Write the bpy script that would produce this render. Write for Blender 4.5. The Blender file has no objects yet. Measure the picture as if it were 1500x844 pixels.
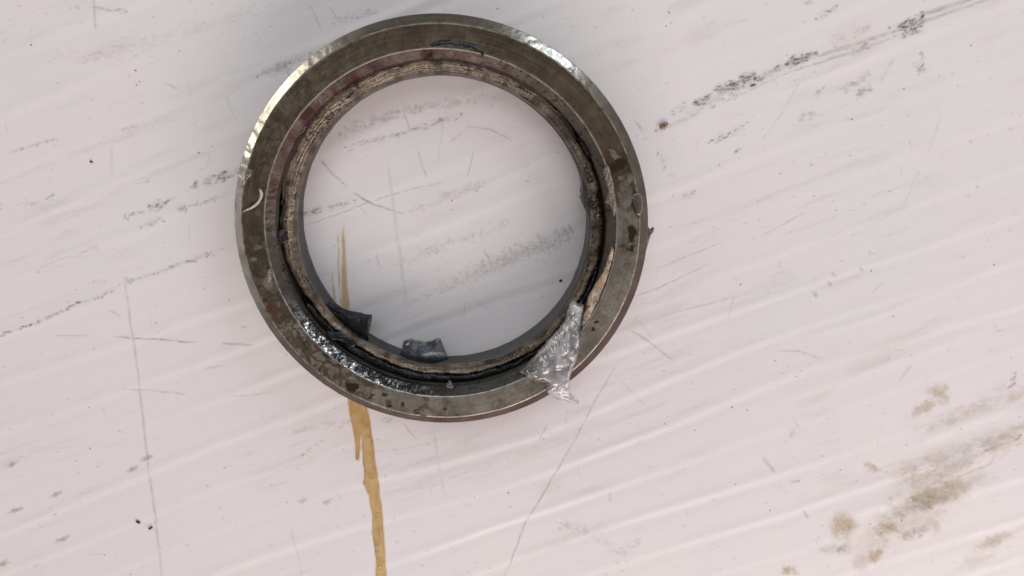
import bpy, math
import numpy as np
from mathutils import Matrix, Vector

# One Blender unit is one centimetre.
S = bpy.context.scene
S.unit_settings.system = 'METRIC'
S.unit_settings.scale_length = 0.01
COL = S.collection
rad = math.radians

# ------------------------------------------------------------------ camera
TILT = rad(14.0)
CAM = np.array([1.005, 1.92, 11.85])
FPX = 1150.0                      # focal length in pixels of the 1500 px wide photograph
FW = np.array([0.0, -math.sin(TILT), -math.cos(TILT)])
RT = np.array([1.0, 0.0, 0.0])
UP = np.cross(RT, FW)
cam_d = bpy.data.cameras.new('camera')
cam_d.sensor_width = 36.0
cam_d.lens = 36.0 * FPX / 1500.0
cam_d.clip_start = 0.1
cam_d.clip_end = 500.0
cam_d.dof.use_dof = True
cam_d.dof.focus_distance = 11.2
cam_d.dof.aperture_fstop = 0.34
cam = bpy.data.objects.new('camera', cam_d)
M3 = Matrix(((RT[0], UP[0], -FW[0]), (RT[1], UP[1], -FW[1]), (RT[2], UP[2], -FW[2])))
cam.matrix_world = Matrix.Translation(Vector(CAM)) @ M3.to_4x4()
COL.objects.link(cam)
S.camera = cam

# ------------------------------------------------------------------ light
S.view_settings.view_transform = 'Standard'
S.view_settings.look = 'None'
S.view_settings.exposure = 0.0
S.view_settings.gamma = 1.0
W = bpy.data.worlds.new('World')
S.world = W
W.use_nodes = True
bg = W.node_tree.nodes['Background']
bg.inputs['Color'].default_value = (0.95, 0.93, 1.0, 1)
bg.inputs['Strength'].default_value = 0.25


def area_lamp(name, az, el, dist, sx, sy, radiance, col, target=(0, 0, 0.4)):
    """Rectangular lamp; radiance is its brightness as seen from the front."""
    d = bpy.data.lights.new(name, 'AREA')
    d.shape = 'RECTANGLE'
    d.size, d.size_y = sx, sy
    d.energy = radiance * sx * sy * math.pi
    d.color = col
    o = bpy.data.objects.new(name, d)
    a, e = rad(az), rad(el)
    p = Vector((math.cos(a) * math.cos(e), math.sin(a) * math.cos(e), math.sin(e))) * dist + Vector(target)
    o.location = p
    o.rotation_euler = (Vector(target) - p).to_track_quat('-Z', 'Y').to_euler()
    COL.objects.link(o)
    return o


area_lamp('key_lamp', -68, 30, 60, 105, 21, 5.9, (1.0, 0.885, 0.85))
area_lamp('warm_window_lamp', 151, 14, 60, 30, 20, 3.6, (1.0, 0.95, 0.80))
area_lamp('cool_window_lamp', 55, 29, 60, 26, 27, 4.6, (0.78, 0.90, 1.0))

area_lamp('fill_lamp', 96, 62, 60, 44, 24, 2.3, (0.86, 0.93, 1.0))  # unseen cool fill, added to lift the shade inside the ring

# ------------------------------------------------------------------ helpers


def project(P):
    d = P - CAM
    z = d @ FW
    return 750 + FPX * (d @ RT) / z, 422 - FPX * (d @ UP) / z


def back(px, py, z=0.0):
    """Point of the photograph -> point at height z."""
    d = FW * FPX + RT * (px - 750) - UP * (py - 422)
    return CAM + d * ((z - CAM[2]) / d[2])


_tab = {}


def vnoise(x, y, seed=0, perx=256):
    if seed not in _tab:
        _tab[seed] = np.random.RandomState(seed + 11).rand(256, 256)
    T = _tab[seed]
    ix = np.floor(x).astype(int)
    iy = np.floor(y).astype(int)
    fx, fy = x - ix, y - iy
    fx = fx * fx * (3 - 2 * fx)
    fy = fy * fy * (3 - 2 * fy)
    x0, x1 = (ix % perx) & 255, ((ix + 1) % perx) & 255
    y0, y1 = iy & 255, (iy + 1) & 255
    return (T[x0, y0] * (1 - fx) + T[x1, y0] * fx) * (1 - fy) + (T[x0, y1] * (1 - fx) + T[x1, y1] * fx) * fy


def fbm(x, y, seed=0, octs=4, per=256):
    s, a, n = 0.0, 0.5, 0.0
    for k in range(octs):
        s = s + a * vnoise(x * 2 ** k, y * 2 ** k, seed + k, min(256, per * 2 ** k))
        n += a
        a *= 0.5
    return s / n


def sst(a, b, x):
    t = np.clip((x - a) / (b - a), 0, 1)
    return t * t * (3 - 2 * t)


def mesh_from(name, verts, quads, mat, parent=None, attrs=None, smooth=True, tris=None):
    me = bpy.data.meshes.new(name)
    verts = np.asarray(verts, dtype=np.float32)
    faces = []
    loops = []
    starts = []
    n = 0
    if quads is not None and len(quads):
        q = np.asarray(quads, dtype=np.int32)
        loops.append(q.ravel())
        starts.append(np.arange(len(q), dtype=np.int32) * 4)
        n = len(q) * 4
    if tris is not None and len(tris):
        t = np.asarray(tris, dtype=np.int32)
        loops.append(t.ravel())
        starts.append(n + np.arange(len(t), dtype=np.int32) * 3)
    loops = np.concatenate(loops)
    starts = np.concatenate(starts)
    me.vertices.add(len(verts))
    me.vertices.foreach_set('co', verts.ravel())
    me.loops.add(len(loops))
    me.loops.foreach_set('vertex_index', loops)
    me.polygons.add(len(starts))
    me.polygons.foreach_set('loop_start', starts)
    me.update(calc_edges=True)
    me.validate()
    if smooth:
        me.polygons.foreach_set('use_smooth', np.ones(len(me.polygons), dtype=bool))
    for k, v in (attrs or {}).items():
        a = me.attributes.new(k, 'FLOAT', 'POINT')
        a.data.foreach_set('value', np.asarray(v, dtype=np.float32).ravel())
    if mat:
        me.materials.append(mat)
    o = bpy.data.objects.new(name, me)
    COL.objects.link(o)
    if parent:
        o.parent = parent
    return o


def grid_quads(nu, nv, wrap_u=False, wrap_v=False, off=0):
    """index = u * nv + v"""
    u = np.arange(nu if wrap_u else nu - 1)
    v = np.arange(nv if wrap_v else nv - 1)
    U, V = np.meshgrid(u, v, indexing='ij')
    U2, V2 = (U + 1) % nu, (V + 1) % nv
    return np.stack([U * nv + V, U2 * nv + V, U2 * nv + V2, U * nv + V2], -1).reshape(-1, 4) + off


def tag(o, label, cat, group=None):
    o['label'] = label
    o['category'] = cat
    if group:
        o['group'] = group
    return o


class Mat:
    """Small wrapper for building node materials."""

    def __init__(self, name):
        self.m = bpy.data.materials.new(name)
        self.m.use_nodes = True
        self.t = self.m.node_tree
        self.b = self.t.nodes['Principled BSDF']

    def n(self, typ, **kw):
        nd = self.t.nodes.new(typ)
        for k, v in kw.items():
            setattr(nd, k, v)
        return nd

    def link(self, a, b):
        self.t.links.new(a, b)

    def attr(self, name):
        return self.n('ShaderNodeAttribute', attribute_name=name).outputs['Fac']

    def set(self, sock, v):
        if isinstance(v, (int, float)):
            sock.default_value = v
        elif isinstance(v, tuple):
            sock.default_value = v if len(v) == 4 else (*v, 1.0)
        else:
            self.link(v, sock)

    def mix(self, fac, a, b):
        nd = self.n('ShaderNodeMix', data_type='RGBA')
        self.set(nd.inputs[0], fac)
        self.set(nd.inputs[6], a)
        self.set(nd.inputs[7], b)
        return nd.outputs[2]

    def math(self, op, a, b=0.0, clamp=False):
        nd = self.n('ShaderNodeMath', operation=op, use_clamp=clamp)
        self.set(nd.inputs[0], a)
        self.set(nd.inputs[1], b)
        return nd.outputs[0]

    def ramp(self, fac, a, b, lo=0.0, hi=1.0):
        nd = self.n('ShaderNodeMapRange', interpolation_type='SMOOTHSTEP')
        self.set(nd.inputs[0], fac)
        nd.inputs[1].default_value, nd.inputs[2].default_value = a, b
        nd.inputs[3].default_value, nd.inputs[4].default_value = lo, hi
        return nd.outputs[0]

    def noise(self, scale, detail=4.0, rough=0.55, vec=None, dist=0.0):
        nd = self.n('ShaderNodeTexNoise')
        nd.inputs['Scale'].default_value = scale
        nd.inputs['Detail'].default_value = detail
        nd.inputs['Roughness'].default_value = rough
        nd.inputs['Distortion'].default_value = dist
        self.link(vec if vec else self.obj(), nd.inputs['Vector'])
        return nd.outputs['Fac']

    def obj(self, rotz=0.0, scale=(1, 1, 1)):
        tc = self.n('ShaderNodeTexCoord')
        mp = self.n('ShaderNodeMapping')
        mp.inputs['Rotation'].default_value = (0, 0, rotz)
        mp.inputs['Scale'].default_value = scale
        self.link(tc.outputs['Object'], mp.inputs['Vector'])
        return mp.outputs['Vector']

    def bump(self, h, strength=0.3, dist=0.01):
        nd = self.n('ShaderNodeBump')
        nd.inputs['Strength'].default_value = strength
        nd.inputs['Distance'].default_value = dist
        self.link(h, nd.inputs['Height'])
        self.link(nd.outputs['Normal'], self.b.inputs['Normal'])

    def base(self, col=None, rough=None, metal=None, spec=None):
        for k, v in (('Base Color', col), ('Roughness', rough), ('Metallic', metal), ('Specular IOR Level', spec)):
            if v is not None:
                self.set(self.b.inputs[k], v)


def angle_keys(keys):
    """periodic smooth interpolation of {degrees: value(s)}"""
    ks = sorted(keys)
    xs = np.array([ks[-1] - 360] + ks + [ks[0] + 360], float)
    ys = np.array([keys[ks[-1]]] + [keys[k] for k in ks] + [keys[ks[0]]], float)

    def f(deg):
        deg = np.asarray(deg) % 360
        i = np.clip(np.searchsorted(xs, deg, side='right') - 1, 0, len(xs) - 2)
        t = (deg - xs[i]) / (xs[i + 1] - xs[i])
        t = t * t * (3 - 2 * t)
        if ys.ndim == 1:
            return ys[i] * (1 - t) + ys[i + 1] * t
        return ys[i] * (1 - t[..., None]) + ys[i + 1] * t[..., None]
    return f


# ------------------------------------------------------------------ work surface (scuffed white plastic)
dx = 0.0125
xs = np.concatenate([[-60, -40, -26, -18, -13, -10, -8.8], np.arange(-7.9, 9.95, dx), [10.6, 12, 15, 20, 28, 40, 60]])
ys = np.concatenate([[-60, -40, -26, -17, -12, -9, -7.2], np.arange(-6.25, 3.55, dx), [4.2, 5.5, 8, 12, 18, 26, 40, 60]])
X, Y = np.meshgrid(xs, ys, indexing='ij')
PX, PY = project(np.stack([X, Y, 0 * X], -1))
far = (Y > 9.5)
PX = np.where(far, -5000, PX)
PY = np.where(far, -5000, PY)
dark = np.zeros_like(X)
tan = np.zeros_like(X)
A20 = rad(20.5)
# running coordinates along / across the streak direction (world units)
SU = X * math.cos(A20) + Y * math.sin(A20)
SV = -X * math.sin(A20) + Y * math.cos(A20)


def put(ch, m, val):
    ch[m] = np.maximum(ch[m], val)


def bbox(pts, pad):
    p = np.array(pts, float)
    return np.nonzero((PX > p[:, 0].min() - pad) & (PX < p[:, 0].max() + pad) & (PY > p[:, 1].min() - pad) & (PY < p[:, 1].max() + pad))


def seg_dist(qx, qy, pts):
    """distance and signed offset to a polyline, run position"""
    best = np.full(qx.shape, 1e9)
    run = np.zeros_like(best)
    acc = 0.0
    for (x0, y0), (x1, y1) in zip(pts[:-1], pts[1:]):
        L = math.hypot(x1 - x0, y1 - y0) + 1e-6
        t = np.clip(((qx - x0) * (x1 - x0) + (qy - y0) * (y1 - y0)) / L ** 2, 0, 1)
        d = np.hypot(qx - x0 - t * (x1 - x0), qy - y0 - t * (y1 - y0))
        m = d < best
        best = np.where(m, d, best)
        run = np.where(m, acc + t * L, run)
        acc += L
    return best, run, acc


_sd = [100]


def scratch(pts, w=1.2, a=0.4, ch=None, broken=0.5):
    ch = dark if ch is None else ch
    m = bbox(pts, w * 3 + 3)
    if not len(m[0]):
        return
    _sd[0] += 1
    d, run, L = seg_dist(PX[m] + 1.6 * (vnoise(PX[m] / 14, PY[m] / 14, 7) - .5), PY[m] + 1.6 * (vnoise(PX[m] / 14, PY[m] / 14, 8) - .5), pts)
    nz = vnoise(run / 9.0, run * 0 + _sd[0] * 1.7, 3)
    nz2 = vnoise(run / 2.5, run * 0 + _sd[0] * 2.3, 4)
    fade = np.clip(np.minimum(run, L - run) / (0.2 * L + 1), 0, 1) ** .5
    amp = a * (1 - broken + broken * sst(.25, .7, .6 * nz + .4 * nz2)) * (.45 + .55 * fade)
    put(ch, m, amp * np.exp(-(d / w) ** 2))


_rd = np.random.RandomState(77)


def smear(pts, w, a, ch=None, fine=20.5, aniso=4.0, size=3.0, thr=.5, soft=.12):
    """rubbed-on dirt: loose clusters of short dashes lying along `fine` degrees, in a faint smudge"""
    ch = dark if ch is None else ch
    m = bbox(pts, w * 2 + 4)
    if not len(m[0]):
        return
    _sd[0] += 1
    sd = _sd[0] * 3.37
    qx, qy = PX[m], PY[m]
    d, run, L = seg_dist(qx, qy, pts)
    endf = np.clip(np.minimum(run, L - run) / (.3 * L + 2), 0, 1)
    n = fbm(qx / 9 + sd, qy / 5 + sd, 5, 3)
    halo = np.exp(-(d / (w * .9)) ** 2) * endf * sst(.30, .75, n) * a * (.65 if ch is tan else .55)
    put(ch, m, halo)
    P = np.array(pts, float)
    seg = np.hypot(*np.diff(P, axis=0).T)
    cum = np.concatenate([[0], np.cumsum(seg)])
    cnt = int(np.clip(L * w / 26 * (.62 - thr) * 8, 3, 150))
    knots = _rd.uniform(0, L, max(2, int(L / 22)))
    for k in range(cnt):
        t = np.clip(knots[_rd.randint(len(knots))] + _rd.normal(0, 7), 0, L) if _rd.rand() < .7 else _rd.uniform(0, L)
        x, y = np.interp(t, cum, P[:, 0]), np.interp(t, cum, P[:, 1])
        x += _rd.normal(0, w * .42)
        y += _rd.normal(0, w * .42)
        l = size * aniso * .35 * _rd.lognormal(0, .5)
        an = rad(fine + _rd.normal(0, 11))
        dx_, dy_ = math.cos(an) * l * .5, -math.sin(an) * l * .5
        scratch([(x - dx_, y - dy_), (x + dx_, y + dy_)], _rd.uniform(.8, 1.1) * (size * .40 + .9 * _rd.rand() ** 2), min(1.0, a * _rd.uniform(.45, 1.5)), ch, .15)


def blot(x, y, rx, ry, a, ch, rot=20.0, rag=.6, scale=7.0):
    """ragged stain"""
    R = max(rx, ry) * 2.2
    m = bbox([(x - R, y - R), (x + R, y + R)], 1)
    if not len(m[0]):
        return
    _sd[0] += 1
    c, sn = math.cos(rad(rot)), math.sin(rad(rot))
    qx, qy = PX[m] - x, PY[m] - y
    u, v = (qx * c - qy * sn) / rx, (qx * sn + qy * c) / ry
    n = fbm(PX[m] / scale + _sd[0] * 5.1, PY[m] / scale, 21, 4)
    r = np.hypot(u, v) + rag * 2.2 * (n - .5)
    gr = fbm(PX[m] / 2.6, PY[m] / 2.6, 31, 2)
    put(ch, m, np.minimum(1, 1.25 * a) * sst(1.5, .15, r) * (.7 + .5 * (gr - .2)))


# --- dirt inside the ring
smear([(492, 197), (545, 178), (603, 160)], 9, .62, fine=60, aniso=1.6, size=2.6, thr=.46)
smear([(600, 163), (660, 152), (722, 138)], 10, .34, tan, fine=75, aniso=2.5, size=2.6, thr=.46)
smear([(600, 163), (660, 152), (722, 138)], 9, .30, fine=75, aniso=2.5, size=2.6, thr=.5)
smear([(500, 217), (570, 200), (640, 180), (690, 163)], 5, .5, thr=.46)
smear([(444, 314), (480, 304), (520, 297)], 6, .62, thr=.42)
smear([(606, 308), (660, 285), (725, 260)], 9, .22, fine=25, thr=.42)
smear([(612, 372), (680, 352), (742, 328)], 8, .28, fine=70, aniso=2, thr=.42)
smear([(640, 425), (700, 398), (770, 370), (842, 338)], 15, .30, dark, fine=-62, aniso=2.2, size=3.4, thr=.46)
smear([(640, 420), (700, 400), (770, 372), (842, 342)], 9, .22, tan, fine=22, aniso=4, size=3.4, thr=.42)
smear([(690, 400), (770, 368), (838, 340)], 13, .40, fine=-62, aniso=3.2, size=2.6, thr=.5)
smear([(560, 392), (610, 376), (665, 350)], 8, .26, fine=80, aniso=2, thr=.45)
smear([(590, 445), (650, 425), (700, 405)], 7, .2, thr=.42)
for x, y, l in ((706, 388, 14), (714, 378, 20), (722, 390, 16), (741, 378, 18), (748, 368, 14), (765, 365, 16), (790, 352, 20), (800, 358, 18), (818, 346, 22), (829, 345, 24), (836, 338, 18)):
    scratch([(x - l * .22, y - l * .5), (x + l * .1, y), (x + l * .2, y + l * .5)], 2.4, .16, tan, .4)
    scratch([(x - l * .22, y - l * .5), (x + l * .1, y), (x + l * .2, y + l * .5)], 1.8, .34, dark, .5)
scratch([(468, 233), (488, 255), (508, 274)], 1.3, .62)
scratch([(518, 282), (548, 300), (592, 314)], 1.3, .6)
scratch([(444, 331), (490, 316), (540, 296), (600, 278), (648, 268)], 1.1, .35)
scratch([(684, 185), (720, 190), (750, 206)], 1.2, .35)
scratch([(694, 222), (690, 240), (685, 258)], 1.2, .3)
scratch([(568, 235), (580, 330), (596, 450)], 2.2, .20)
scratch([(612, 220), (618, 240), (627, 262)], 1.3, .3)
scratch([(552, 372), (556, 395)], 1.4, .35)
scratch([(590, 160), (600, 190)], 1.5, .35)
scratch([(653, 160), (640, 240)], 1.6, .14)
scratch([(698, 440), (722, 462)], 1.1, .28)
# --- streaks at the upper right
MS = [(972, 187), (1010, 172), (1060, 136), (1150, 98), (1250, 66), (1335, 38), (1450, -2)]
scratch(MS, 3.0, .34, broken=.6)
scratch([(1060, 150), (1150, 108), (1250, 76), (1330, 47)], 2.0, .34, broken=.6)
scratch([(1344, 24), (1400, 6), (1450, -12)], 3.6, .42, broken=.3)
scratch([(1344, 33), (1400, 15), (1460, -5)], 1.6, .4, broken=.3)
for x, y, w, a in ((1033, 146, 6, .9), (1058, 131, 7, .9), (1078, 127, 6, .85), (1095, 113, 7, .9), (1115, 115, 5, .7), (1152, 94, 7, .95), (1168, 86, 6, .9), (1180, 84, 5, .6), (1254, 74, 5, .6), (1325, 38, 8, 1.), (1340, 44, 7, .9), (1335, 32, 6, .85)):
    smear([(x - 16, y + 6), (x, y), (x + 16, y - 6)], w * 1.1, min(1, a * 1.1), fine=32, aniso=3.4, size=4.6, thr=.40)
smear([(1000, 170), (1080, 130), (1160, 92), (1240, 68)], 9, .5, fine=35, aniso=2, size=2.5, thr=.5)
smear([(985, 165), (1010, 155)], 6, .5, fine=-30, aniso=3, size=2.2, thr=.45)
smear([(1205, 65), (1230, 58), (1280, 36)], 7, .28, fine=50, aniso=2.5, size=2.6, thr=.42)
smear([(1195, 30), (1210, 20), (1225, 9)], 5, .75, fine=30, aniso=2.4, size=2.6, thr=.42)
smear([(1182, 6), (1192, 0)], 6, .6, tan, thr=.36)
smear([(1255, 138), (1285, 126)], 8, .7, fine=45, aniso=2.6, size=3.0, thr=.42)
smear([(1240, 128), (1262, 118), (1275, 105)], 8, .5, tan, fine=55, aniso=2.6, size=3.2, thr=.4)
smear([(1240, 130), (1258, 122)], 7, .6, fine=60, aniso=2.2, size=2.6, thr=.42)
smear([(1168, 178), (1182, 168), (1200, 170)], 7, .75, fine=50, aniso=2, size=2.8, thr=.44)
smear([(1193, 145), (1205, 132)], 5, .5, fine=60, aniso=2.4, thr=.44)
smear([(1044, 207), (1070, 196), (1098, 180)], 5, .75, fine=25, aniso=3, size=2.4, thr=.42)
smear([(1080, 220), (1090, 210)], 5, .6, fine=40, aniso=3, thr=.44)
smear([(1345, 108), (1356, 96)], 7, .55, fine=50, thr=.44)
smear([(1340, 95), (1352, 86)], 6, .3, tan, thr=.42)
smear([(1350, 75), (1352, 84)], 4, .5, thr=.44)
smear([(962, 188), (968, 180)], 5, .7, fine=50, thr=.42)
smear([(968, 225), (972, 245)], 6, .5, fine=80, thr=.46)
smear([(985, 290), (1020, 284)], 6, .3, fine=80, thr=.46)
scratch([(1178, 108), (1150, 160), (1118, 205)], 1.2, .22)
scratch([(1310, 85), (1290, 120)], 2.5, .18)
scratch([(930, 178), (942, 192)], 2, .35)
scratch([(1380, 165), (1360, 222)], 2, .12)
scratch([(1345, 250), (1325, 300)], 2, .14)
# --- left side
smear([(184, 317), (225, 303), (258, 291)], 6, .62, thr=.40)
smear([(282, 273), (315, 262), (350, 249)], 7, .72, thr=.40)
smear([(200, 334), (240, 321)], 5, .45, thr=.42)
smear([(256, 307), (276, 304)], 5, .7, fine=60, aniso=2, thr=.42)
smear([(280, 302), (345, 281)], 4, .45, thr=.42)
smear([(175, 418), (250, 392), (332, 362)], 3.5, .45, thr=.42)
smear([(130, 415), (160, 412)], 3, .3, thr=.42)
smear([(0, 228), (45, 214), (86, 203)], 2.4, .45, thr=.38)
smear([(150, 200), (175, 192), (205, 183)], 3, .3, thr=.42)
smear([(0, 305), (40, 300), (75, 290)], 4, .32, thr=.46)
smear([(40, 400), (100, 378), (140, 362)], 4, .2, thr=.46)
smear([(0, 491), (60, 470), (105, 449), (170, 426)], 2.6, .62, thr=.36)
smear([(382, 112), (415, 98), (455, 82)], 11, .60, fine=55, aniso=2, size=2.8, thr=.46)
smear([(60, 85), (160, 80), (300, 40), (400, 5)], 10, .22, tan, thr=.46)
smear([(100, 13), (140, 12), (185, 17)], 3, .42, fine=0, thr=.4)
scratch([(137, -3), (140, 42)], 2.2, .28, tan)
scratch([(137, -3), (140, 42)], 1.4, .25)
scratch([(454, 8), (470, 40)], 1.2, .45)
scratch([(482, 10), (500, 35)], 1.2, .28)
smear([(490, 32), (550, 16)], 7, .3, thr=.46)
scratch([(163, 208), (164, 255)], 2.2, .14)
scratch([(240, 120), (260, 130)], 1.4, .3)
scratch([(330, 140), (345, 175)], 1.4, .2)
scratch([(140, 358), (145, 372)], 3, .22)
# --- lower left
scratch([(168, 493), (225, 497), (286, 502)], 1.2, .55)
scratch([(325, 503), (345, 504), (370, 506)], 1.2, .55)
scratch([(80, 491), (132, 493)], 1.0, .35)
scratch([(180, 570), (225, 572), (272, 578)], 1.1, .35)
scratch([(340, 580), (372, 579), (402, 575)], 1.0, .35)
scratch([(183, 405), (190, 465), (200, 530), (209, 610), (218, 690), (228, 760), (238, 850)], 1.7, .33, broken=.4)
scratch([(300, 540), (325, 536)], 1.2, .3)
scratch([(160, 455), (177, 465)], 1.3, .28)
scratch([(425, 770), (445, 850)], 1.3, .22)
for x, y in ((194, 686), (214, 671), (82, 724), (22, 748), (18, 680), (91, 790), (4, 826)):
    blot(x, y, 9, 3.4, .55, tan, 25, .9, 4)
    smear([(x - 7, y + 3), (x + 7, y - 3)], 3.5, .4, size=2, thr=.44)
for x, y in ((478, 735), (443, 734)):
    blot(x, y, 7, 4, .5, tan, 20, .9, 4)
# --- lower right and middle
scratch([(903, 535), (870, 590), (842, 645), (800, 716), (770, 765), (738, 850)], 1.3, .42, broken=.5)
scratch([(802, 620), (789, 646)], 1.4, .3)
scratch([(831, 600), (827, 630)], 1.5, .2)
scratch([(592, 622), (610, 645)], 1.3, .4)
scratch([(634, 625), (640, 660), (650, 720)], 2.4, .17)
smear([(440, 670), (466, 648)], 2.5, .5, thr=.40)
smear([(400, 640), (480, 620), (570, 615)], 5, .22, thr=.46)
scratch([(540, 662), (600, 656), (660, 640)], 1.4, .18, tan)
scratch([(917, 481), (950, 500), (986, 528)], 1.4, .45)
scratch([(935, 470), (955, 495)], 2, .2)
scratch([(930, 476), (1000, 455), (1095, 430)], 1.2, .30)
scratch([(1075, 432), (1067, 465)], 1.2, .25)
scratch([(930, 436), (985, 412), (1040, 386)], 1.2, .32)
scratch([(960, 395), (1060, 354)], 1.2, .25)
scratch([(1115, 345), (1178, 312)], 1.2, .28)
scratch([(1140, 514), (1170, 514), (1202, 526)], 1.5, .26)
scratch([(900, 550), (945, 595)], 2, .12)
scratch([(1335, 535), (1315, 560)], 1.8, .22)
for x, y in ((1262, 395), (1215, 416), (1222, 402), (1195, 432)):
    blot(x, y, 5, 3, .3, dark, -40, .8, 4)
scratch([(1118, 672), (1134, 690)], 2.2, .42)
scratch([(1160, 706), (1172, 704)], 1.6, .5)
scratch([(1177, 748), (1184, 760)], 1.4, .5)
smear([(1155, 645), (1168, 625)], 6, .3, fine=-50, thr=.46)
smear([(820, 768), (870, 785), (915, 815)], 9, .24, fine=-30, thr=.46)
smear([(880, 815), (935, 795)], 6, .22, thr=.44)
scratch([(822, 765), (838, 776)], 1.6, .32)
scratch([(893, 720), (894, 735)], 1.6, .3)
# --- brown oil stains at the lower right
blot(1236, 772, 17, 19, .75, tan, 50, .6, 10)
blot(1300, 776, 18, 13, .60, tan, 20, .8, 9)
blot(1284, 812, 14, 9, .6, tan, 40, .8, 8)
blot(1262, 822, 16, 12, .35, tan, 40, .8, 9)
blot(1376, 728, 56, 20, .52, tan, 24, .7, 14)
blot(1345, 735, 46, 17, .22, dark, 24, .9, 9)
blot(1320, 765, 36, 26, .30, tan, 24, .8, 12)
blot(1362, 765, 14, 18, .4, tan, 70, .8, 8)
blot(1340, 732, 5, 8, .9, tan, 70, .6, 4)
blot(1362, 744, 4, 6, .9, tan, 70, .6, 4)
blot(1374, 576, 22, 13, .55, tan, -15, .8, 8)
blot(1352, 600, 22, 8, .5, tan, 35, .9, 6)
blot(1278, 684, 6, 13, .65, tan, 65, .7, 6)
blot(1154, 835, 12, 7, .7, tan, -10, .8, 6)
blot(1450, 795, 26, 8, .42, tan, 20, .9, 8)
blot(1430, 822, 26, 8, .25, tan, 20, .9, 8)
blot(1220, 803, 20, 7, .3, tan, 10, .9, 7)
blot(1340, 780, 16, 8, .4, dark, 20, .9, 6)
blot(1235, 805, 10, 6, .35, dark, 10, .9, 6)
smear([(1330, 700), (1400, 672), (1500, 640)], 26, .20, tan, fine=22, aniso=5, size=5, thr=.34, soft=.2)
smear([(1360, 622), (1420, 600), (1510, 572)], 10, .22, tan, fine=20, aniso=5, size=4, thr=.34, soft=.2)
smear([(1330, 690), (1400, 665), (1500, 640)], 16, .16, fine=22, aniso=3, size=3, thr=.46)
smear([(1440, 662), (1470, 650), (1510, 632)], 2.6, .62, tan, thr=.32)
smear([(1300, 740), (1345, 725), (1390, 705)], 14, .28, fine=30, aniso=2, size=3.5, thr=.46)
smear([(1420, 600), (1500, 545)], 8, .18, fine=30, aniso=2, size=3, thr=.46)
scratch([(1430, 690), (1452, 678), (1462, 655)], 1.6, .35, tan)
scratch([(1440, 684), (1400, 700)], 2, .25)
smear([(1480, 560), (1490, 545)], 6, .5, thr=.42)



def wash(pts, w, a, ch):
    m = bbox(pts, w * 2.5)
    if len(m[0]):
        d, run, L = seg_dist(PX[m], PY[m], pts)
        n = fbm(PX[m] / 26 + w, PY[m] / 16, 23, 4)
        n2 = fbm(PX[m] / 6, PY[m] / 3.5 + w, 29, 3)
        ch[m] = np.clip(ch[m] + a * np.exp(-(d / w) ** 2) * sst(.30, .62, n) * (.45 + 1.1 * (n2 - .2)), 0, 1)


wash([(1270, 800), (1310, 765), (1370, 725), (1420, 700)], 24, .34, tan)
wash([(1300, 770), (1360, 728), (1400, 705)], 20, .13, dark)
wash([(1320, 700), (1380, 676), (1450, 650), (1520, 622)], 20, .36, tan)
wash([(1340, 690), (1440, 655), (1520, 622)], 13, .08, dark)
wash([(1345, 630), (1420, 605), (1520, 572)], 9, .28, tan)
wash([(1440, 800), (1500, 775)], 14, .16, tan)
# --- overall fine soiling
g1 = fbm(SU * 1.1 + 50, SV * 9 + 50, 41, 4)
g2 = fbm(SU * .5 + 9, SV * .8 + 9, 51, 3)
g3 = fbm(SU * 14 + 30, SV * 34 + 30, 61, 3)
haze_d = sst(.52, .80, g1) * sst(.42, .7, g2) * (.3 + .9 * g3) * .13
dark = np.maximum(dark, haze_d)
tan = np.maximum(tan, sst(.55, .8, fbm(SU * .9 + 80, SV * 4 + 20, 71, 4)) * sst(.45, .7, fbm(SU * .4 + 33, SV * .5, 75, 2)) * .15)
rs = np.random.RandomState(5)
for k in range(260):                        # short random hairline scratches and dashes
    x, y = rs.uniform(-20, 1520), rs.uniform(-20, 860)
    l = rs.choice([4, 6, 9, 14, 24])
    a = rad(rs.choice([20, 20, 25, 70, -60, -10, 100]) + rs.normal(0, 12))
    scratch([(x, y), (x + l * math.cos(a), y - l * math.sin(a))], rs.uniform(.8, 1.5), rs.uniform(.06, .22), broken=.7)
for k in range(600):                        # pin-head stains
    x, y = rs.uniform(-20, 1520), rs.uniform(-20, 860)
    m = bbox([(x, y)], 4)
    if len(m[0]):
        r = rs.uniform(.6, 1.5)
        e = rs.uniform(1, 2.2)
        qx, qy = PX[m] - x, PY[m] - y
        put(dark, m, rs.uniform(.08, .42) * np.exp(-((qx / (r * e)) ** 2 + (qy / r) ** 2)))

# --- relief: drawn ridges running across the sheet
warp = .16 * (vnoise(SU * .22 + 7, SV * .5 + 3, 81) - .5) * 2 + .05 * (vnoise(SU * .9, SV * 1.3, 82) - .5)
ph = (SV + warp) / .735 + .42
kk = np.floor(ph)
fr = ph - kk - .5
rid_amp = .35 + .8 * sst(.25, .85, vnoise(SU * .28 + kk * 13.1, kk * 3.7, 83))
wd = .125
ridge = np.exp(-(fr / wd) ** 2) - .55 * np.exp(-((fr + .17) / .11) ** 2)
Z = .0066 * (1.2 - .4 * sst(850, 1250, PX)) * rid_amp * ridge
ph2 = (SV + warp * .8) / .29 + .1
k2 = np.floor(ph2)
Z += .0006 * (vnoise(SU * .35 + k2 * 5.3, k2 * 7.7, 84)) * np.exp(-((ph2 - k2 - .5) / .16) ** 2)
Z += .010 * (fbm(SU * .35, SV * .9, 85, 3) - .5)
Z += .0006 * (fbm(SU * 3, SV * 7, 88, 3) - .5)
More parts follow.
